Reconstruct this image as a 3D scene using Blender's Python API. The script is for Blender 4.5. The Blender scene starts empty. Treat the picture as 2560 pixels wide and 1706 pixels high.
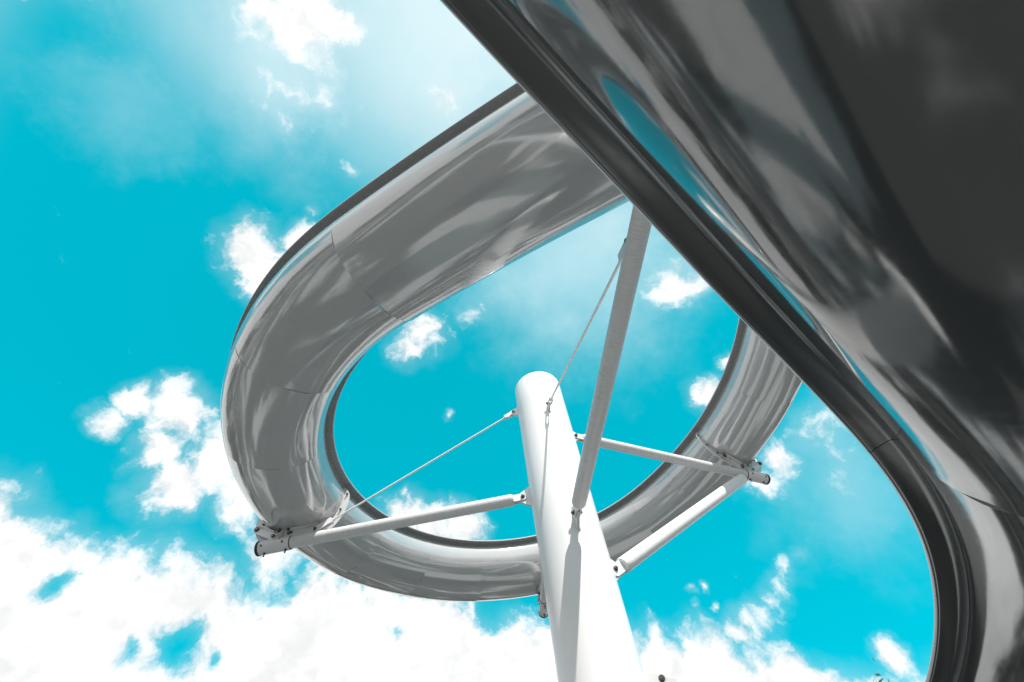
import bpy, math, random
from mathutils import Vector, Matrix
R_ = math.radians
SC = bpy.context.scene
COL = SC.collection
random.seed(7)

# ------------------------------------------------------------------ camera
EYE = 1.6                                   # eye height above the ground
cam_data = bpy.data.cameras.new('camera')
cam_data.lens = 16.0
cam_data.sensor_width = 36.0
cam_data.clip_start = 0.05
cam_data.clip_end = 3000
cam = bpy.data.objects.new('camera', cam_data)
COL.objects.link(cam)
rot = Matrix(((0.976118, 0.214962, 0.031392), (0.200008, -0.832845, -0.516107), (-0.084799, 0.51006, -0.855949)))
cam.matrix_world = Matrix.Translation((0, 0, EYE)) @ rot.to_4x4()
SC.camera = cam

# ------------------------------------------------------------------ sun, exposure
SUN_AZ, SUN_EL = 144.0, 54.0                # azimuth from +Y towards +X
sun_dir = Vector((math.sin(R_(SUN_AZ)) * math.cos(R_(SUN_EL)), math.cos(R_(SUN_AZ)) * math.cos(R_(SUN_EL)), math.sin(R_(SUN_EL))))
sd = bpy.data.lights.new('sun', 'SUN')
sd.energy = 5.0
sd.angle = R_(0.5)
sd.color = (1.0, 0.965, 0.93)
sun = bpy.data.objects.new('sun', sd)
COL.objects.link(sun)
sun.rotation_euler = sun_dir.to_track_quat('Z', 'Y').to_euler()
SC.view_settings.view_transform = 'Standard'
SC.view_settings.look = 'None'
SC.view_settings.gamma = 1.0
SC.view_settings.exposure = 0.3
SC.cycles.max_bounces = 6
SC.cycles.diffuse_bounces = 3
SC.cycles.glossy_bounces = 4

# ------------------------------------------------------------------ sky with cumulus clouds (direction space)
BLOBS=[(-0.251,-0.135,0.959,0.0707,1.00),(-0.195,-0.106,0.975,0.0371,0.90),(-0.302,-0.155,0.941,0.0370,0.80),(-0.307,-0.026,0.952,0.0776,0.38),(-0.259,-0.015,0.966,0.0290,0.55),(-0.055,0.036,0.998,0.0392,0.50),(-0.468,0.205,0.860,0.0571,1.00),(-0.392,0.209,0.896,0.0361,0.90),(-0.468,0.258,0.845,0.0468,0.90),(-0.255,0.115,0.960,0.0129,0.60),(-0.360,0.161,0.919,0.0159,0.55),(-0.221,0.452,0.865,0.0556,0.80),(-0.255,0.474,0.843,0.0368,0.75),(-0.103,0.445,0.889,0.0379,0.50),(0.321,0.458,0.829,0.0450,0.90),(0.325,0.416,0.849,0.0224,0.55),(0.336,0.635,0.696,0.0376,0.90),(0.384,0.581,0.717,0.0197,0.80),(-0.693,0.362,0.623,0.0260,0.90),(-0.662,0.358,0.659,0.0293,1.00),(-0.624,0.396,0.674,0.0483,1.00),(-0.652,0.436,0.620,0.0396,0.90),(-0.637,0.495,0.591,0.0534,1.00),(-0.585,0.501,0.638,0.0683,1.00),(-0.557,0.573,0.601,0.0508,0.90),(-0.526,0.650,0.549,0.0539,0.90),(-0.318,0.720,0.617,0.0498,0.90),(-0.210,0.768,0.605,0.0440,0.90),(-0.268,0.752,0.603,0.0459,0.90),(-0.312,0.687,0.656,0.0137,0.60),(-0.189,0.610,0.770,0.0130,0.50),(0.481,0.664,0.572,0.0533,0.48),(0.404,0.718,0.566,0.0312,0.75),(0.378,0.750,0.543,0.0296,0.80),(0.490,0.693,0.528,0.0410,0.35),(0.384,0.813,0.438,0.0148,0.42),(0.364,0.828,0.427,0.0188,0.50),(0.340,0.843,0.416,0.0214,0.55),(0.317,0.857,0.406,0.0241,0.60),(0.292,0.871,0.396,0.0280,0.64),(0.265,0.884,0.386,0.0293,0.66),(0.240,0.895,0.377,0.0293,0.70),(0.428,0.855,0.291,0.0232,0.95),(0.195,0.872,0.450,0.0095,0.60),(0.222,0.865,0.450,0.0094,0.55),(0.196,0.883,0.426,0.0078,0.55),(0.221,0.882,0.417,0.0077,0.50)]
HOLES=[(-0.636,0.656,0.405,0.0409,0.95),(-0.680,0.620,0.391,0.0176,0.70),(-0.740,0.508,0.442,0.0225,0.80),(-0.412,0.786,0.461,0.0142,0.60),(-0.340,0.822,0.457,0.0188,0.55),(-0.589,0.698,0.406,0.0213,0.60)]
BANK=[(-64.7,0.508),(-62.9,0.503),(-60.6,0.492),(-58.8,0.487),(-57.8,0.496),(-55.9,0.489),(-53.9,0.490),(-52.6,0.505),(-50.6,0.509),(-48.7,0.515),(-47.0,0.517),(-44.9,0.511),(-42.9,0.508),(-40.6,0.497),(-37.9,0.487),(-35.8,0.488),(-35.0,0.512),(-33.9,0.535),(-29.5,0.529),(-24.1,0.528),(-19.6,0.517),(-15.7,0.494),(-13.8,0.483),(-12.8,0.457),(-10.5,0.448),(-8.6,0.462),(-6.6,0.449),(-3.8,0.439),(1.6,0.402),(5.1,0.400),(7.1,0.410),(8.1,0.386),(10.0,0.384),(12.6,0.397),(13.6,0.369),(14.0,0.349),(16.6,0.346),(18.9,0.348),(19.7,0.315),(20.6,0.297),(22.5,0.278),(25.0,0.259),(27.4,0.262)]
HAZE=[(0.146,0.389,0.910,0.2699,0.62),(-0.040,-0.016,0.999,0.2665,0.62),(-0.309,-0.083,0.947,0.1990,0.55),(0.489,0.716,0.499,0.1532,0.30),(-0.509,-0.062,0.859,0.1194,0.22)]

class NT:
    """tiny helper to write node trees"""
    def __init__(s, tree):
        s.t = tree; s.n = tree.nodes; s.l = tree.links
    def new(s, typ, **kw):
        n = s.n.new(typ)
        for k, v in kw.items(): setattr(n, k, v)
        return n
    def put(s, sock, v):
        if v is None: return
        if hasattr(v, 'is_output') or hasattr(v, 'links'): s.l.new(v, sock)
        else:
            try: sock.default_value = v
            except Exception: sock.default_value = (v, v, v, 1) if not hasattr(v, '__len__') else tuple(v) + (1,)
    def m(s, op, a, b=None, c=None, clamp=False):
        n = s.new('ShaderNodeMath', operation=op, use_clamp=clamp)
        for i, v in enumerate((a, b, c)):
            if v is not None: s.put(n.inputs[i], v)
        return n.outputs[0]
    def vm(s, op, a, b=None, out=0):
        n = s.new('ShaderNodeVectorMath', operation=op)
        s.put(n.inputs[0], a)
        if b is not None: s.put(n.inputs[3 if op == 'SCALE' else 1], b)
        return n.outputs[out]
    def mapr(s, v, a, b, c=0.0, d=1.0, smooth=True):
        n = s.new('ShaderNodeMapRange', interpolation_type='SMOOTHSTEP' if smooth else 'LINEAR')
        n.clamp = True
        for i, x in enumerate((v, a, b, c, d)): s.put(n.inputs[i], x)
        return n.outputs[0]
    def noise(s, vec, scale, detail=4, rough=.55, dist=0.0, lac=2.0):
        n = s.new('ShaderNodeTexNoise')
        s.put(n.inputs['Vector'], vec); n.inputs['Scale'].default_value = scale
        n.inputs['Detail'].default_value = detail; n.inputs['Roughness'].default_value = rough
        n.inputs['Distortion'].default_value = dist; n.inputs['Lacunarity'].default_value = lac
        return n
    def mix(s, f, a, b):
        n = s.new('ShaderNodeMix', data_type='RGBA')
        s.put(n.inputs[0], f); s.put(n.inputs[6], a); s.put(n.inputs[7], b)
        return n.outputs[2]

def build_world():
    w = bpy.data.worlds.new('World'); SC.world = w; w.use_nodes = True
    w.cycles.sampling_method = 'MANUAL'; w.cycles.sample_map_resolution = 256
    k = NT(w.node_tree); k.n.clear()
    out = k.new('ShaderNodeOutputWorld'); bg = k.new('ShaderNodeBackground')
    k.l.new(bg.outputs[0], out.inputs[0]); bg.inputs[1].default_value = 0.1
    sky = k.new('ShaderNodeTexSky', sky_type='NISHITA')
    sky.sun_disc = False; sky.sun_elevation = R_(SUN_EL); sky.sun_rotation = R_(SUN_AZ)
    sky.air_density = 1.0; sky.dust_density = 0.6; sky.ozone_density = 1.0
    geo = k.new('ShaderNodeTexCoord'); d = k.vm('NORMALIZE', geo.outputs['Generated'])
    sep = k.new('ShaderNodeSeparateXYZ'); k.l.new(d, sep.inputs[0])
    # graded clear sky: the sky model's brightness on a cyan hue, whiter towards the sun
    bw = k.new('ShaderNodeRGBToBW'); k.l.new(sky.outputs[0], bw.inputs[0])
    lum = k.m('POWER', k.m('MULTIPLY', bw.outputs[0], 0.40), 0.38)
    sund = k.vm('DOT_PRODUCT', d, tuple(sun_dir), out=1)
    ang = k.m('ARCCOSINE', sund)
    wv = k.noise(d, 9.0, 5, .62)
    glow = k.mapr(k.m('MULTIPLY_ADD', wv.outputs[0], 0.35, ang), 1.20, 0.62, 0.0, 1.0)
    cyan = k.mix(glow, (0.0, 4.95, 6.45, 1), (6.6, 8.1, 8.5, 1))
    hz = k.noise(d, 2.3, 3, .55).outputs[0]
    hd = k.vm('ADD', d, k.vm('SCALE', k.vm('SUBTRACT', wv.outputs['Color'], (.5, .5, .5)), 0.22))
    thin = None                                   # broad sheets of thin high cloud
    for (x, y, z, r, wt) in HAZE:
        f = k.mapr(k.vm('DISTANCE', hd, (x, y, z), out=1), r * 1.25, 0.0, 0.0, wt)
        thin = f if thin is None else k.m('MAXIMUM', thin, f)
    thin = k.m('MULTIPLY', thin, k.mapr(hz, .25, .65, .65, 1.15))
    clear = k.mix(thin, k.vm('SCALE', cyan, lum), (6.4, 7.9, 8.3, 1))
    # clouds: placed cumulus centres and the tops of the bank low down, edges broken up by noise
    off = k.vm('SCALE', k.vm('SUBTRACT', wv.outputs['Color'], (.5, .5, .5)), 0.085)
    dw = k.vm('ADD', d, off)
    def field(items):
        acc = None
        for (x, y, z, r, wt) in items:
            dist = k.vm('DISTANCE', dw, (x, y, z), out=1)
            f = k.m('MULTIPLY_ADD', dist, -wt * 0.70 / r, wt * 1.12)
            acc = f if acc is None else k.m('MAXIMUM', acc, f)
        return acc
    bias = k.m('MINIMUM', field(BLOBS), 1.0)
    swp = k.new('ShaderNodeSeparateXYZ'); k.l.new(dw, swp.inputs[0])
    az = k.m('ARCTAN2', swp.outputs[0], swp.outputs[1])
    fc = k.new('ShaderNodeFloatCurve'); cv = fc.mapping.curves[0]
    a0, a1 = math.radians(-80), math.radians(40)
    pts = [(0.0, .46)] + [((math.radians(a) - a0) / (a1 - a0), e) for a, e in BANK] + [(1.0, .22)]
    cv.points[0].location = pts[0]; cv.points[1].location = pts[-1]
    for p in pts[1:-1]: cv.points.new(*p)
    for p in cv.points: p.handle_type = 'VECTOR'
    fc.mapping.update()
    k.l.new(k.mapr(az, a0, a1, 0, 1, False), fc.inputs['Value'])
    bank = k.m('MINIMUM', k.m('MULTIPLY_ADD', k.m('SUBTRACT', fc.outputs[0], swp.outputs[2]), 11.0, 0.50), 1.0)
    bank = k.m('SUBTRACT', bank, k.m('MAXIMUM', field(HOLES), 0.0))
    bias = k.m('MAXIMUM', bias, bank)
    # the rest of the sky, out of view: the same broken cumulus
    view = rot @ Vector((0, 0, -1))
    va = k.m('ARCCOSINE', k.vm('DOT_PRODUCT', d, tuple(view), out=1))
    gen = k.noise(dw, 3.0, 1, .5).outputs[0]
    genb = k.m('MULTIPLY', k.mapr(gen, 0.43, 0.58), k.mapr(va, 0.85, 1.05))
    bias = k.m('MAXIMUM', bias, genb)
    fine = k.noise(dw, 27.0, 7, .59).outputs[0]
    dens = k.m('MULTIPLY_ADD', k.m('SUBTRACT', fine, .5), 1.15, bias)
    alpha = k.mapr(dens, 0.22, 0.80)
    veil = k.m('MULTIPLY', k.mapr(bias, 0.0, 0.9), 0.28)
    alpha = k.m('MAXIMUM', alpha, veil)
    body = k.m('MULTIPLY_ADD', fine, .45, k.m('MULTIPLY', wv.outputs[0], .55))
    shade = k.mapr(body, 0.36, 0.60, 0.85, 1.06)
    white = k.vm('SCALE', (8.7, 8.75, 8.8), shade)
    col = k.mix(alpha, clear, white)
    k.l.new(col, bg.inputs[0])
build_world()

# ------------------------------------------------------------------ materials
def mat(name):
    m = bpy.data.materials.new(name); m.use_nodes = True
    k = NT(m.node_tree); b = k.n['Principled BSDF']
    return m, k, b

def uvc(k): return k.new('ShaderNodeUVMap', uv_map='UVMap').outputs[0]
def objc(k): return k.new('ShaderNodeTexCoord').outputs['Object']

def gelcoat(name, base, rim=False, speck=.75, r0=.08, r1=.17, coat=.8, cr=.05):
    m, k, b = mat(name)
    uv = uvc(k)
    st = k.vm('MULTIPLY', uv, (0.9, 9.0, 1.0))           # streaks running along the trough
    n1 = k.noise(st, 1.6, 6, .6).outputs[0]
    n2 = k.noise(objc(k), 30.0, 6, .65).outputs[0]
    v = k.m('ADD', k.m('MULTIPLY', n1, .22), k.m('MULTIPLY', n2, .16))
    colr = k.mix(v, (base * .86, base * .855, base * .85, 1), (base * 1.3, base * 1.29, base * 1.285, 1))
    # small specks of dirt
    vo = k.new('ShaderNodeTexVoronoi'); k.put(vo.inputs['Vector'], uv); vo.inputs['Scale'].default_value = 42.0 if rim else 16.0
    sp = k.m('LESS_THAN', vo.outputs['Distance'], 0.11 if rim else 0.06)
    gate = k.m('GREATER_THAN', k.noise(uv, 3.0, 2).outputs[0], 0.50 if rim else 0.6)
    sp = k.m('MULTIPLY', sp, gate)
    colr = k.mix(k.m('MULTIPLY', sp, speck), colr, (.02, .02, .02, 1))
    k.l.new(colr, b.inputs['Base Color'])
    k.l.new(k.mapr(n2, .3, .75, r0 if not rim else .22, r1 if not rim else .30), b.inputs['Roughness'])
    b.inputs['IOR'].default_value = 2.15 if not rim else 1.6
    if not rim:
        b.inputs['Coat Weight'].default_value = coat
        b.inputs['Coat Roughness'].default_value = cr
        b.inputs['Coat IOR'].default_value = 1.6
    bp = k.new('ShaderNodeBump'); bp.inputs['Strength'].default_value = .05 if not rim else .02; bp.inputs['Distance'].default_value = .002
    k.l.new(n2, bp.inputs['Height']); k.l.new(bp.outputs[0], b.inputs['Normal'])
    return m

def paint(name, base, rough=.35, ring=0.0, wear=.06):
    m, k, b = mat(name)
    n = k.noise(objc(k), 6.0, 6, .6).outputs[0]
    c = k.mix(n, (base[0] * (1 - wear), base[1] * (1 - wear), base[2] * (1 - wear), 1), (*base, 1))
    if ring:
        rv = k.vm('MULTIPLY', uvc(k), (4.0, 105.0, 1.0))
        rn = k.noise(rv, 1.0, 4, .7).outputs[0]
        c = k.mix(k.mapr(rn, .42, .75), c, (base[0] * (1 - ring), base[1] * (1 - ring), base[2] * (1 - ring), 1))
        bp = k.new('ShaderNodeBump'); bp.inputs['Strength'].default_value = .15; bp.inputs['Distance'].default_value = .001
        k.l.new(rn, bp.inputs['Height']); k.l.new(bp.outputs[0], b.inputs['Normal'])
    k.l.new(c, b.inputs['Base Color'])
    b.inputs['Roughness'].default_value = rough
    return m

def plain(name, base, rough=.5, metal=0.0):
    m, k, b = mat(name)
    n = k.noise(objc(k), 25.0, 4, .6).outputs[0]
    k.l.new(k.mix(n, tuple(x * .8 for x in base) + (1,), tuple(min(1, x * 1.15) for x in base) + (1,)), b.inputs['Base Color'])
    b.inputs['Roughness'].default_value = rough; b.inputs['Metallic'].default_value = metal
    return m

M = {}
M['gel'] = gelcoat('grey_gelcoat', 0.50, r0=.09, r1=.16)
M['gel_shaded'] = gelcoat('shaded_grey_gelcoat', 0.055, r0=.09, r1=.16, coat=.6, cr=.08)  # near slide: grey gelcoat with its backlit shade put into the base colour
M['rim'] = gelcoat('rim_gelcoat', 0.30, True)
M['rim_shaded'] = gelcoat('shaded_rim_gelcoat', 0.085, False, .1, r0=.18, r1=.24, coat=.3, cr=.15)  # near rims: rim colour darkened to carry the shade overhead
M['edge'] = gelcoat('sunlit_rim_edge', 0.62, True, .3)  # paler lip colour stands in for sun and sky light on the edge
M['pole'] = paint('white_column_paint', (.81, .80, .795), .3, 0, .03)
M['arm'] = paint('white_ringed_paint', (.74, .73, .725), .36, .26)
M['plate'] = paint('white_plate_paint', (.76, .75, .745), .4, 0, .12)
M['collar'] = paint('pale_collar_paint', (.70, .695, .69), .4, 0, .12)
M['steel'] = plain('bolt_steel', (.16, .155, .15), .35, .8)
M['rubber'] = plain('black_rubber', (.02, .02, .02), .6)

# ------------------------------------------------------------------ mesh helpers
class MB:
    def __init__(s): s.v = []; s.f = []; s.uv = {}
    def add(s, vs, fs, uvs=None):
        o = len(s.v); s.v += [tuple(x) for x in vs]
        for i, f in enumerate(fs):
            s.f.append(tuple(o + j for j in f))
            if uvs: s.uv[len(s.f) - 1] = [uvs[j] for j in f]
    def build(s, name, material, parent=None, smooth=None):
        me = bpy.data.meshes.new(name); me.from_pydata(s.v, [], s.f)
        ul = me.uv_layers.new(name='UVMap')
        for p in me.polygons:
            if p.index in s.uv:
                for li, u in zip(p.loop_indices, s.uv[p.index]): ul.data[li].uv = u
        me.materials.append(M[material] if isinstance(material, str) else material)
        if smooth is not None:
            me.shade_smooth() if smooth >= 180 else me.set_sharp_from_angle(angle=R_(smooth)) if False else None
            for p in me.polygons: p.use_smooth = True
            if smooth < 180:
                me.set_sharp_from_angle(angle=R_(smooth))
        me.update()
        o = bpy.data.objects.new(name, me); COL.objects.link(o)
        if parent is not None:
            o.parent = parent
            o.location = o.location - parent.location
        return o

def frame(ax):
    ax = Vector(ax).normalized()
    a = Vector((0, 0, 1)) if abs(ax.z) < .9 else Vector((1, 0, 0))
    x = a.cross(ax).normalized(); y = ax.cross(x)
    return x, y, ax

def lathe(mb, p0, p1, prof, seg=28):
    """prof: list of (distance along p0->p1, radius)"""
    p0 = Vector(p0); x, y, z = frame(Vector(p1) - p0)
    vs, us, fs = [], [], []
    for (t, r) in prof:
        for i in range(seg + 1):
            a = 2 * math.pi * i / seg
            vs.append(p0 + z * t + (x * math.cos(a) + y * math.sin(a)) * r); us.append((i / seg, t))
    n = seg + 1
    for j in range(len(prof) - 1):
        for i in range(seg): fs.append((j * n + i, j * n + i + 1, (j + 1) * n + i + 1, (j + 1) * n + i))
    fs.append(tuple(reversed(range(seg)))); b = (len(prof) - 1) * n; fs.append(tuple(b + i for i in range(seg)))
    mb.add(vs, fs, us)

def slab(mb, poly, o, ex, ey, th):
    """2D polygon in the plane (o, ex, ey), thickness th centred on the plane"""
    o, ex, ey = Vector(o), Vector(ex).normalized(), Vector(ey).normalized(); n = ex.cross(ey).normalized()
    k = len(poly); vs = []
    for s in (-.5, .5):
        vs += [o + ex * a + ey * b + n * th * s for a, b in poly]
    fs = [tuple(reversed(range(k))), tuple(range(k, 2 * k))]
    fs += [(i, (i + 1) % k, k + (i + 1) % k, k + i) for i in range(k)]
    mb.add(vs, fs)

def box(mb, c, x, y, z, sx, sy, sz):
    slab(mb, [(-sx / 2, -sy / 2), (sx / 2, -sy / 2), (sx / 2, sy / 2), (-sx / 2, sy / 2)], c, x, y, sz)

def bolt(p, ax, r=.018, l=.05, parent=None, name='bolt'):
    mb = MB(); ax = Vector(ax).normalized(); p = Vector(p)
    lathe(mb, p - ax * l, p + ax * l, [(0, r * .55), (l * 2, r * .55)], 8)
    for s in (-1, 1):
        q = p + ax * s * l * .55
        lathe(mb, q, q + ax * s, [(0, r * 1.35), (.004, r * 1.35)], 14)
        lathe(mb, q + ax * s * .004, q + ax * s, [(0, r), (.016, r)], 6)
    return mb.build(name, 'steel', parent, 35)

def thing(name, label, cat, loc=(0, 0, 0), group=None):
    o = bpy.data.objects.new(name, None); COL.objects.link(o); o.location = loc
    o['label'] = label; o['category'] = cat
    if group: o['group'] = group
    o.empty_display_size = .2
    return o

# ------------------------------------------------------------------ ground
def build_ground():
    m, k, b = mat('paving')
    oc = objc(k); OFF = (-70.0, 22.0, 0.0)
    n0 = k.noise(k.vm('ADD', k.vm('MULTIPLY', oc, (1.0, .45, 1.0)), OFF), .30, 5, .58).outputs[0]
    n1 = k.noise(oc, 1.7, 6, .6).outputs[0]
    n2 = k.noise(oc, 60.0, 4, .6).outputs[0]
    pale = k.mix(n1, (.44, .425, .415, 1), (.56, .545, .535, 1))
    dark = k.mix(n1, (.022, .022, .022, 1), (.045, .045, .044, 1))
    c = k.mix(k.mapr(n0, .525, .575), dark, pale)
    c = k.mix(k.m('MULTIPLY', n2, .3), c, (.12, .118, .115, 1))
    k.l.new(c, b.inputs['Base Color']); b.inputs['Roughness'].default_value = .85
    bp = k.new('ShaderNodeBump'); bp.inputs['Strength'].default_value = .3; bp.inputs['Distance'].default_value = .01
    k.l.new(n2, bp.inputs['Height']); k.l.new(bp.outputs[0], b.inputs['Normal'])
    mb = MB(); S = 900
    mb.add([(-S, -S, 0), (S, -S, 0), (S, S, 0), (-S, S, 0)], [(0, 1, 2, 3)])
    o = mb.build('ground', m); o['kind'] = 'structure'
build_ground()

# ------------------------------------------------------------------ slide paths
PX, PY = 0.0, 4.4                     # foot of the column
RC, HW = 3.304, 0.579                 # centre-line radius of the spiral, half width over the rims
H0, PITCH = 3.786 + EYE, 2.769        # rim height at angle 0 and rise per turn
def pol(ang, r, z):                   # angle from the -Y side, growing towards -X
    a = R_(ang); return Vector((PX - r * math.sin(a), PY - r * math.cos(a), z))
SLOPE = PITCH / (2 * math.pi * RC)

def spiral_path(ds=.03):
    def integ(a0, sgn, L, kend, slend, tl):
        a = R_(a0); x = PX - RC * math.sin(a); y = PY - RC * math.cos(a); z = H0 + PITCH * a / (2 * math.pi); out = []
        n = int(L / ds)
        for i in range(n):
            t = min(i * ds / tl, 1); t = t * t * (3 - 2 * t)
            kk = (1 + (kend - 1) * t) / RC; sl = SLOPE + (slend - SLOPE) * t
            am = a + sgn * ds * kk / 2
            x += sgn * ds * -math.cos(am); y += sgn * ds * math.sin(am); a += sgn * ds * kk; z += sgn * ds * sl
            out.append((x, y, z, a))
        return out
    mid = []
    L = R_(210 - 32) * RC; n = int(L / ds)
    for i in range(n + 1):
        a = R_(32 + (210 - 32) * i / n); mid.append((PX - RC * math.sin(a), PY - RC * math.cos(a), H0 + PITCH * a / (2 * math.pi), a))
    lo = integ(32, -1, 9.0, .1, .12, 1.2); hi = integ(210, 1, 8.0, .7, .07, 1.2)
    pts = list(reversed(lo)) + mid + hi
    return [(Vector(p[:3]), Vector((-math.sin(p[3]), -math.cos(p[3]), 0))) for p in pts]   # position, outward

def angle_of(p): return math.degrees(math.atan2(-(p.x - PX), -(p.y - PY))) % 360

WALL, BULGE, DEPTH, THK = .458, .516, .605, .012
def trough_profile(n=48, wall=WALL, bulge=BULGE, depth=DEPTH):
    """outside of the trough: walls swell out under the rims, then a rounded bottom"""
    out = []; c0 = -.16; top = [(-(bulge - (bulge - wall) * ((v - c0) / (-.03 - c0)) ** 2), v) for v in (-.03, -.055, -.08, -.105, -.13)]
    for i in range(n + 1):
        a = math.pi * i / n; c, s = math.cos(a), math.sin(a); e = 2 / 2.25
        out.append((-bulge * math.copysign(abs(c) ** e, c), c0 - (depth + c0) * abs(s) ** e))
    return top + out + [(-a, b) for a, b in reversed(top)]
def rim_profile(wall=WALL, hw=HW, fr=.030):
    P = [(wall - .004, -.030 - fr), (wall + .003, -.022 - fr)]
    for i in range(7):
        a = math.pi - math.pi / 2 * i / 6
        P.append((wall + .003 + fr + fr * math.cos(a), -.012 - fr + fr * math.sin(a)))
    w = hw
    P += [(w - .030, -.0125), (w - .016, -.016), (w - .008, -.016), (w - .002, -.011), (w, -.003), (w, .004), (w - .006, .010), (wall, .012), (wall - .018, .002), (wall - .018, -.06)]
    return P

def sweep_section(name, path, i0, i1, parent, mshell, mrim, seed, s_at, amp=.0030, extra=0, bulge=BULGE, fr=.030):
    """one moulded length of trough between two joints, with its two rims as children"""
    rnd = random.Random(seed)
    waves = [(rnd.uniform(.3, 1.3), rnd.choice((-1, 1)) * rnd.uniform(3, 10), rnd.uniform(0, 6.3), rnd.uniform(.4, 1)) for _ in range(4)] + \
            [(rnd.uniform(.3, 1.4), rnd.choice((-1, 1)) * rnd.uniform(11, 24), rnd.uniform(0, 6.3), rnd.uniform(.14, .32)) for _ in range(5)]
    waves += [(rnd.uniform(.2, 1.6), rnd.choice((-1, 1)) * rnd.uniform(8, 26), rnd.uniform(0, 6.3), rnd.uniform(.15, .38)) for _ in range(extra)]
    prof = trough_profile(bulge=bulge); npf = len(prof)
    plen = [0]
    for a, b in zip(prof, prof[1:]): plen.append(plen[-1] + math.hypot(a[0] - b[0], a[1] - b[1]))
    nrm = []
    for j in range(npf):
        a = prof[max(j - 1, 0)]; b = prof[min(j + 1, npf - 1)]; t = Vector((b[0] - a[0], b[1] - a[1])).normalized()
        nrm.append((t.y, -t.x) if j else (-1, 0))
    nrm[-1] = (1, 0)
    N = i1 - i0 + 1; vs, us = [], []
    frames = []
    for i in range(i0, i1 + 1):
        p, n = path[i]; q = path[min(i + 1, len(path) - 1)][0]; r = path[max(i - 1, 0)][0]
        t = (q - r).normalized(); v = n.cross(t); v = v if v.z > 0 else -v
        frames.append((p, n, v, t))
    frames[0] = (frames[0][0] + frames[0][3] * .0004, *frames[0][1:]); frames[-1] = (frames[-1][0] - frames[-1][3] * .0004, *frames[-1][1:])
    for side in (0, 1):
        for gi, (p, n, v, t) in enumerate(frames):
            s = s_at[i0 + gi]
            for j, (a, b) in enumerate(prof):
                e = 0
                for (ks, kt, ph, am) in waves: e += am * math.sin(ks * s * 2 + kt * plen[j] + ph)
                edge = max(0, min(j, npf - 1 - j) - 2) / 13.0; e *= amp * min(1, edge)
                lap = max(0, 1 - (N - 1 - gi) / 3) * .0014      # each length is belled a little over the next
                o = (e + lap) * (1 if side == 0 else 1) - (THK if side else 0)
                vs.append(p + n * (a + nrm[j][0] * o) + v * (b + nrm[j][1] * o)); us.append((s, plen[j]))
    fs = []
    for i in range(N - 1):
        for j in range(npf - 1):
            a = i * npf + j; fs.append((a, a + npf, a + npf + 1, a + 1))
            a += N * npf; fs.append((a, a + 1, a + npf + 1, a + npf))
    for i in (0, N - 1):
        for j in range(npf - 1):
            a = i * npf + j; b = a + N * npf; fs.append((a, a + 1, b + 1, b) if i == 0 else (a + 1, a, b, b + 1))
    mb = MB(); mb.add(vs, fs, us)
    sec = mb.build(name, mshell, parent, 60)
    rp = rim_profile(fr=fr); m_ = len(rp); rl = [0]
    for a, b in zip(rp, rp[1:]): rl.append(rl[-1] + math.hypot(a[0] - b[0], a[1] - b[1]))
    for sg in (-1, 1):
        vs, us, fs = [], [], []
        for gi, (p, n, v, t) in enumerate(frames):
            p = p + t * (.0018 if gi == 0 else -.0018 if gi == N - 1 else 0)
            for j, (a, b) in enumerate(rp): vs.append(p + n * a * sg + v * b); us.append((s_at[i0 + gi], rl[j]))
        for i in range(N - 1):
            for j in range(m_):
                k2 = (j + 1) % m_; q = (i * m_ + j, i * m_ + k2, (i + 1) * m_ + k2, (i + 1) * m_ + j)
                fs.append(q if sg > 0 else tuple(reversed(q)))
        c0 = tuple(range(m_)); c1 = tuple((N - 1) * m_ + j for j in range(m_)); fs += [c0, tuple(reversed(c1))]
        mb = MB(); mb.add(vs, fs, us)
        o = mb.build('rim', mrim, None, 40); o.parent = sec
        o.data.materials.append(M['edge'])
        e0 = [j for j, (a, b) in enumerate(rp) if abs(b + .011) < 1e-6][0]      # outer edge of the lip, its sunlit brightness painted in
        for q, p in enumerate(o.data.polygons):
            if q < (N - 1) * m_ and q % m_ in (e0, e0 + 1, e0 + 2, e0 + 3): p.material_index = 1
    return sec

def lengths(path):
    s = [0]
    for a, b in zip(path, path[1:]): s.append(s[-1] + (a[0] - b[0]).length)
    return s

# ------------------------------------------------------------------ the spiral slide
ARMS = {'front': (-16.0, 3.02 + EYE), 'left': (88.6, 3.68 + EYE), 'back': (168.8, 4.28 + EYE), 'right': (238.5, 4.745 + EYE)}
SP = spiral_path(); SS = lengths(SP)
def idx_at(ang):
    ang %= 360
    lo_i = int(3.0 / .03)
    best = min(range(lo_i, len(SP)), key=lambda i: abs((angle_of(SP[i][0]) - ang + 180) % 360 - 180) + (0 if (ang < 300) == (i > 9.0 / .03 - 60) or ang > 300 and i < 9.0 / .03 else 400))
    return best
spiral = thing('spiral_slide', 'glossy grey spiral water slide winding around the white column', 'water slide', (PX, PY, 0))
joints_main = {k: idx_at(v[0]) for k, v in ARMS.items()}
cuts = sorted([0, 95, joints_main['front']] + [idx_at(a) for a in (19, 43, 66, 88.6, 108.5, 128.5, 148.5, 168.8, 186, 205, 222, 238.5, 258, 280)] + [len(SP) - 1])
for q, (a, b) in enumerate(zip(cuts, cuts[1:])):
    sweep_section('slide_section', SP, a, b, spiral, 'gel', 'rim', 100 + q, SS, amp=.0030, extra=7)

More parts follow.
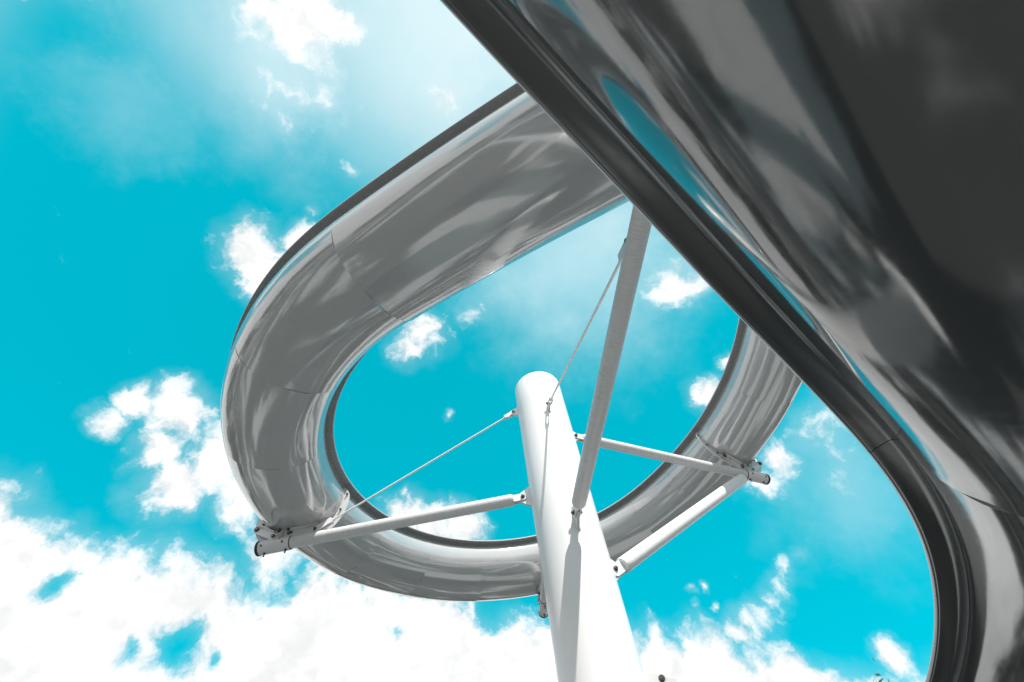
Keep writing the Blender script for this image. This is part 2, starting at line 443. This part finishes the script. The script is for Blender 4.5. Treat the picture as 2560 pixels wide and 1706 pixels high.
def collar(path, i, parent):
    """crescent plate clamped round the trough at a joint"""
    p, n = path[i]; t = (path[i + 1][0] - path[i - 1][0]).normalized(); v = n.cross(t); v = v if v.z > 0 else -v
    pr = trough_profile(30); k = len(pr); vs = []
    for s in (-.007, .007):
        for j, (a, b) in enumerate(pr):
            w = math.sin(math.pi * j / (k - 1)) ** .9
            c = Vector((a, b)); d = Vector((a * .9, b)).normalized() if j not in (0, k - 1) else Vector((math.copysign(1, a), -.2))
            vs.append(p + n * (a) + v * b + t * s); e = c + d * (.010 + (.150 + .075 * max(0, a / BULGE)) * w); vs.append(p + n * e.x + v * e.y + t * s)
    fs = []; m_ = 2 * k
    for j in range(k - 1):
        a = 2 * j; fs += [(a, a + 2, a + 3, a + 1), (m_ + a, m_ + a + 1, m_ + a + 3, m_ + a + 2), (a + 1, a + 3, m_ + a + 3, m_ + a + 1), (a, m_ + a, m_ + a + 2, a + 2)]
    mb = MB(); mb.add(vs, fs); o = mb.build('joint_collar', 'collar', parent, 30)
    for j in (5, 9, 13, 17, 20, 23, 27, 31, 35):
        a, b = pr[j]; d = Vector((a * .9, b)).normalized(); e = Vector((a, b)) + d * .045
        mbb = bolt(p + n * e.x + v * e.y, t, .011, .028, None); mbb.parent = o
        mbb.location = (0, 0, 0)
    return o, p, n, v, t
COLL = {k: collar(SP, i, spiral) for k, i in joints_main.items()}

# ------------------------------------------------------------------ column
PR, PTOP = .352, 5.70 + EYE
column = thing('support_column', 'thick round white steel column rising in the middle of the spiral slide', 'column', (PX, PY, 0))
mb = MB(); prof = [(0, PR)] + [(z * .25, PR) for z in range(1, int((PTOP - .1) / .25))] + [(PTOP - .03, PR), (PTOP - .012, PR - .006), (PTOP - .003, PR - .018), (PTOP, PR - .035)]
lathe(mb, (PX, PY, 0), (PX, PY, 1), prof, 72); mb.build('shaft', 'pole', column, 50)
mb = MB(); lathe(mb, (PX, PY, 0), (PX, PY, 1), [(.004, PR + .2), (.034, PR + .2)], 48); mb.build('base_plate', 'plate', column, 30)
def lug(ang, z, h, reach, parent=column, th=.028):
    d = pol(ang, 1, 0) - Vector((PX, PY, 0)); o = pol(ang, PR - .01, z)
    mb = MB(); e = h * .55
    slab(mb, [(0, -h), (reach * .55, -h * .62), (reach, -h * .3), (reach, h * .3), (reach * .55, h * .62), (0, h)], o, d, (0, 0, 1), th)
    return mb.build('lug', 'plate', parent)

def tongue(mb, o, ax, side, l, w, gap=.034, th=.012):
    """two flat fork plates pointing along ax"""
    ax = Vector(ax).normalized(); side = Vector(side).normalized(); up = ax.cross(side)
    P = [(0, -w), (l - w * .7, -w), (l - w * .2, -w * .7), (l, 0), (l - w * .2, w * .7), (l - w * .7, w), (0, w)]
    for s in (-1, 1): slab(mb, P, Vector(o) + side * s * (gap / 2 + th / 2), ax, up, th)

def horiz(ang): return pol(ang, 1, 0) - Vector((PX, PY, 0))
def tang(ang): d = horiz(ang); return Vector((-d.y, d.x, 0))

def support_arm(key, label, tip_r, r=.070):
    ang, z = ARMS[key]; d = horiz(ang); sd_ = tang(ang)
    root = thing('support_arm', label, 'support arm', pol(ang, PR, z), 'radial arms carrying the spiral slide')
    lug(ang, z, .15, .16)
    a = pol(ang, PR + .20, z); b = pol(ang, tip_r - .41, z); L = (b - a).length
    mb = MB(); lathe(mb, a, b, [(0, .030), (.004, r * .8), (.03, r * .97), (.045, r)] + [(t * .1, r) for t in range(1, int(L / .1))] + [(L, r)], 36)
    mb.build('tube', 'arm', root, 50)
    mb = MB(); tongue(mb, a + d * .02, -d, sd_, .175, .048); mb.build('clevis', 'plate', root)
    bolt(pol(ang, PR + .09, z), sd_, .020, .06, root)
    c = pol(ang, tip_r, z); L2 = (c - b).length; R2 = r + .012
    mb = MB(); lathe(mb, b - d * .008, b, [(0, r + .006), (.008, r + .006)], 36); mb.build('gasket', 'rubber', root, 40)
    mb = MB(); lathe(mb, b, c, [(0, R2 - .004), (.004, R2), (L2 - .034, R2)], 36); mb.build('sleeve', 'plate', root, 40)
    mb = MB(); lathe(mb, c - d * .034, c, [(0, R2 + .004), (.032, R2 + .004), (.040, R2 - .01)], 36); mb.build('end_cap', 'rubber', root, 40)
    fc_ = 1 if sd_.dot(Vector((0, 0, z)) - c) > 0 else -1          # side of the joint the saddle is bolted to
    for q in (.07, .33):
        bolt(b + d * (q - .03), (0, 0, 1), .017, R2 + .045, root)
        bolt(b + d * q, (sd_ * fc_ - Vector((0, 0, .35))), .022, R2 + .012, root)
    # saddle under the joint: half-round plate, gusset and two splayed links bolted to the collar
    col_o, p, n, v, t = COLL[key]
    sf = sd_ * fc_; sc_ = pol(ang, math.hypot(p.x - PX, p.y - PY) + .12, z + r - .01) + sf * .030
    mb = MB(); hp = [(.165 * math.cos(math.pi * i / 18), .015 + .145 * math.sin(math.pi * i / 18)) for i in range(19)] + [(-.165, 0), (.165, 0)]
    slab(mb, hp, sc_, d, (0, 0, 1), .016); mb.build('saddle_plate', 'plate', root, 30)
    mb = MB(); slab(mb, [(0, -.02), (.085, -.05), (.012, .14), (0, .14)], sc_ + sf * .006, sf, (0, 0, 1), .012); mb.build('gusset', 'plate', root)
    for q, hh in ((-.11, .05), (-.06, .115), (.06, .115), (.11, .05)): bolt(sc_ + d * q + Vector((0, 0, hh)), sd_, .017, .022, root)
    for s in (-1, 1):
        f_ = p + n * (.555 if s > 0 else -.31) + v * (-.47 if s > 0 else -.61) + sf * .030
        g = sc_ + d * s * .10 + Vector((0, 0, .035)) + sf * .016; x = (f_ - g); l = x.length
        mb = MB(); w = .046
        slab(mb, [(-.03, -w), (l, -w), (l + .045, -w * .5), (l + .045, w * .5), (l, w), (-.03, w)], g, x, x.cross(sd_), .014)
        lk = mb.build('link', 'plate', root)
        mb = MB(); up_ = x.cross(sf).normalized(); up_ = up_ if up_.z > 0 else -up_
        slab(mb, [(.02, 0), (l - .02, 0), (l - .02, .05), (.02, .05)], g + up_ * w * .9 + sf * .004, x, sf, .010); fl = mb.build('flange', 'plate', None); fl.parent = lk
        bolt(f_, sd_, .027, .034, root); bolt(g, sd_, .018, .03, root)
    return root, d, sd_

support_arm('left', 'white tube arm reaching left from the column with black end cap', 3.70)
support_arm('right', 'white tube arm reaching right, with a diagonal brace underneath', 3.82)
support_arm('front', 'shaded ribbed grey tube arm coming forward in front of the column', 4.15, .074)
support_arm('back', 'tube arm mostly hidden behind the column with its tip showing on the left', 3.74)

def tie_rod(ang, z0, arm_z, rr, side_off, label):
    d = horiz(ang); sd_ = tang(ang)
    root = thing('tie_rod', label, 'tie rod', pol(ang, PR, z0), 'thin rods tying the arms to the column')
    lug(ang, z0, .10, .12)
    a = pol(ang, PR + .07, z0); b = pol(ang, rr, arm_z + .115) + sd_ * side_off
    ax = (b - a).normalized()
    mb = MB(); Lr = (b - a).length - .34; lathe(mb, a + ax * .14, b - ax * .2, [(Lr * q / 24, .0125) for q in range(25)], 16); mb.build('rod', 'plate', root, 50)
    for o, s in ((a + ax * .15, -1), (b - ax * .21, 1)):
        mb = MB(); tongue(mb, o, ax * s, sd_, .175 if s < 0 else .24, .028 if s < 0 else .040, .030, .010)
        lathe(mb, o - ax * s * .03, o + ax * s, [(0, .016), (.03, .024), (.06, .024)], 14)
        mb.build('clevis', 'plate', root, 30)
    bolt(a, sd_, .017, .045, root); bolt(b, sd_, .017, .045, root)
    mb = MB(); slab(mb, [(-.14, -.05), (.16, -.05), (.09, .06), (.02, .10), (-.04, .07)], b - Vector((0, 0, .05)), d, (0, 0, 1), .026); mb.build('arm_lug', 'plate', root)
    return root
tie_rod(88.6, 5.25 + EYE, ARMS['left'][1], 3.02, 0, 'thin white tie rod from column down to the left arm')
tie_rod(-16.0, 4.82 + EYE, ARMS['front'][1], 3.25, 0, 'thin grey tie rod from column to the front arm')

# diagonal brace under the right arm
ang = 238.5; d = horiz(ang); sd_ = tang(ang)
brace = thing('diagonal_brace', 'thick sunlit white tube brace slanting up from column to the right arm', 'brace', pol(ang, PR, 2.74 + EYE))
lug(ang, 2.74 + EYE, .18, .17)
a = pol(ang, PR + .20, 2.80 + EYE); b = pol(ang, 3.26, 4.62 + EYE); L = (b - a).length; ax = (b - a).normalized()
mb = MB(); lathe(mb, a, b, [(0, .03), (.004, .077), (.012, .082)] + [(t * .1, .082) for t in range(1, int(L / .1))] + [(L - .004, .082), (L, .065)], 36); mb.build('tube', 'pole', brace, 50)
mb = MB(); tongue(mb, a + ax * .06, -ax, sd_, .26, .062); mb.build('clevis', 'plate', brace)
mb = MB(); tongue(mb, b - ax * .03, ax, sd_, .13, .04); mb.build('clevis', 'plate', brace)
bolt(pol(ang, PR + .09, 2.74 + EYE), sd_, .02, .06, brace)
# lower bracket on the column with a bolted fork, for the next arm down
la = -78
lug(la, 1.53 + EYE, .16, .24)
bolt(pol(la, PR + .13, 1.60 + EYE), tang(la), .020, .06, column)

# ------------------------------------------------------------------ the near slide, passing overhead on the right
RIM_DIR = [(-0.021, -0.112), (0.025, -0.044), (0.083, 0.035), (0.168, 0.151), (0.293, 0.313), (0.42, 0.495), (0.558, 0.69), (0.692, 0.867), (0.846, 1.062), (0.989, 1.254), (1.14, 1.483), (1.256, 1.672), (1.341, 1.843), (1.444, 2.081), (1.537, 2.345), (1.65, 2.734), (1.775, 3.348)]
NEAR_H, NEAR_FALL = 1.44, .13        # rim height above the eye overhead, fall per metre going away
def near_path(ds=.02):
    P = []; h_ = NEAR_H
    for x, y in RIM_DIR:
        for _ in range(6):
            q_ = Vector((x * h_, y * h_, h_))
            if P: h_ = P[-1].z - NEAR_FALL * (q_ - P[-1]).xy.length
        P.append(Vector((x * h_, y * h_, h_)))
    d0 = (P[2] - P[0]).normalized(); P = [P[0] - d0 * q for q in (4.0, 3.0, 2.0, 1.0)] + P
    # carry the curve on beyond the last point
    h = math.atan2((P[-1] - P[-2]).y, (P[-1] - P[-2]).x)
    for q in range(10): h += .14; P.append(P[-1] + Vector((math.cos(h), math.sin(h), -NEAR_FALL)) * .5)
    # resample, then smooth
    def resample(P, ds):
        out = [P[0].copy()]; acc = 0
        for a, b in zip(P, P[1:]):
            l = (b - a).length; t = ds - acc
            while t <= l: out.append(a.lerp(b, t / l)); t += ds
            acc = (acc + l) % ds if False else l - (t - ds)
        return out
    Q = resample(P, ds)
    for _ in range(3):
        W = 14; S = [Q[0]] 
        for i in range(1, len(Q) - 1):
            w = min(W, i, len(Q) - 1 - i); a = Vector((0, 0, 0))
            for j in range(i - w, i + w + 1): a += Q[j]
            S.append(a / (2 * w + 1))
        S.append(Q[-1]); Q = S
    out = []
    for i, p in enumerate(Q):
        t = (Q[min(i + 1, len(Q) - 1)] - Q[max(i - 1, 0)]); n = Vector((t.y, -t.x, 0)).normalized()
        c = p + n * HW; out.append((Vector((c.x, c.y, EYE + p.z)), n.normalized()))
    return out
NP = near_path(); NS = lengths(NP)
near = thing('water_slide', 'dark shaded grey slide trough passing close overhead along the right edge', 'water slide', (NP[len(NP) // 2][0].x, NP[len(NP) // 2][0].y, 0))
jx, jy = 0.989 * 1.21, 1.254 * 1.21
jn = min(range(len(NP)), key=lambda i: (NP[i][0].x - NP[i][1].x * HW - jx) ** 2 + (NP[i][0].y - NP[i][1].y * HW - jy) ** 2)
ncuts = sorted(set([0, len(NP) - 1] + [jn + q * 140 for q in range(-5, 6) if 30 < jn + q * 140 < len(NP) - 30]))
for q, (a, b) in enumerate(zip(ncuts, ncuts[1:])):
    sweep_section('slide_section', NP, a, b, near, 'gel_shaded', 'rim_shaded', 300 + q, NS, amp=.0046, extra=9, bulge=.490, fr=.042)

# ------------------------------------------------------------------ trees round the site
M['bark'] = plain('bark', (.07, .06, .05), .9)
def leafm(name, base):
    m, k, b = mat(name)
    n = k.noise(objc(k), 1.3, 4, .6).outputs[0]
    k.l.new(k.mix(n, tuple(x * .6 for x in base) + (1,), tuple(x * 1.4 for x in base) + (1,)), b.inputs['Base Color'])
    b.inputs['Roughness'].default_value = .55
    return m
M['leaf'] = leafm('leaves', (.045, .055, .042))
def tree(x, y, h, label, seed, leaves=2600, spread=.34):
    rnd = random.Random(seed)
    root = thing('tree', label, 'tree', (x, y, 0), 'trees standing round the slide')
    base = Vector((x, y, 0)); mb = MB()
    def limb(a, b, r0, r1): lathe(mb, a, b, [(0, r0), ((b - a).length, r1)], 7)
    top = base + Vector((rnd.uniform(-.3, .3), rnd.uniform(-.3, .3), h * .8)); fork = base.lerp(top, .45)
    limb(base, fork, .17, .12); limb(fork, top, .12, .03)
    tips = [(top, .9)]
    for i in range(13):
        t = rnd.uniform(.32, .95); a = base.lerp(top, t); an = rnd.uniform(0, 6.28); l = h * spread * rnd.uniform(.5, 1) * (1.15 - abs(t - .6))
        b = a + Vector((math.cos(an) * l, math.sin(an) * l, l * rnd.uniform(.25, .8))); limb(a, b, .05, .012); tips.append((b, l * .45)); tips.append((a.lerp(b, .6), l * .4))
        for _ in range(2):
            c = b + Vector((rnd.uniform(-1, 1), rnd.uniform(-1, 1), rnd.uniform(-.2, 1))) * l * .4; limb(a.lerp(b, .7), c, .02, .006); tips.append((c, l * .35))
    mb.build('trunk', 'bark', root, 60)
    vs, fs = [], []
    for i in range(leaves):
        c, r = rnd.choice(tips); v = Vector((rnd.gauss(0, 1), rnd.gauss(0, 1), rnd.gauss(0, .8))) * max(.35, r) * .55
        p = c + v; u = Vector((rnd.gauss(0, 1), rnd.gauss(0, 1), rnd.gauss(0, 1))).normalized(); w = u.orthogonal().normalized(); s = rnd.uniform(.06, .14)
        o = len(vs); vs += [p - u * s, p + w * s * .5, p + u * s, p - w * s * .5]; fs.append((o, o + 1, o + 2, o + 3))
    mb = MB(); mb.add(vs, fs); c = mb.build('crown', 'leaf', root); c['kind'] = 'stuff'
def polar(az, d): return math.sin(R_(az)) * d, math.cos(R_(az)) * d
tree(*polar(19.4, 22), 7.1, 'tree whose leafy top just shows at the bottom edge, right of the column', 1, 3600)
tree(*polar(28.3, 25), 6.9, 'tree whose top peeks out at the bottom edge beside the dark near slide', 2, 3600)

# unseen belt of trees, added so the slides reflect dark foliage, not bright cloud
def added_tree_belt():
    rnd = random.Random(77); vs, fs = [], []
    crowns = []
    for q in range(64):
        a = q / 64 * 360 + rnd.uniform(-2, 2)
        if 14 < a < 32: continue
        dd = rnd.uniform(25, 36); az1 = (a + 180) % 360 - 180; el = 17 if -75 < az1 < 0 else 13 if 0 <= az1 < 45 else 19; hh = 1.6 + dd * math.tan(R_(el * rnd.uniform(.65, .97))); x, y = polar(a, dd); crowns.append((x, y, hh))
    for x, y, hh in crowns:
        mbx = MB(); lathe(mbx, (x, y, 0), (x, y, 1), [(0, .16), (hh * .6, .06)], 6)
        o = len(vs); vs += [Vector(v) for v in mbx.v]; fs += [tuple(o + i for i in f) for f in mbx.f]
        lobes = [(Vector((x + rnd.uniform(-1.3, 1.3), y + rnd.uniform(-1.3, 1.3), hh * rnd.uniform(.35, .85))), rnd.uniform(.6, 1.1)) for _ in range(14)]
        for i in range(900):
            c, r = rnd.choice(lobes); p = c + Vector((rnd.gauss(0, 1), rnd.gauss(0, 1), rnd.gauss(0, .8))) * r * .6
            if p.z > hh: p.z = hh - rnd.uniform(0, .8)
            u = Vector((rnd.gauss(0, 1), rnd.gauss(0, 1), rnd.gauss(0, 1))).normalized(); w = u.orthogonal().normalized(); s = rnd.uniform(.22, .42)
            o = len(vs); vs += [p - u * s, p + w * s * .6, p + u * s, p - w * s * .6]; fs.append((o, o + 1, o + 2, o + 3))
    mb = MB(); mb.add(vs, fs); o = mb.build('added_tree_belt', 'leaf'); o['kind'] = 'stuff'
    o['label'] = 'added dark belt of leafy trees, unseen, low on the horizon for the slide reflections'; o['category'] = 'trees'
added_tree_belt()
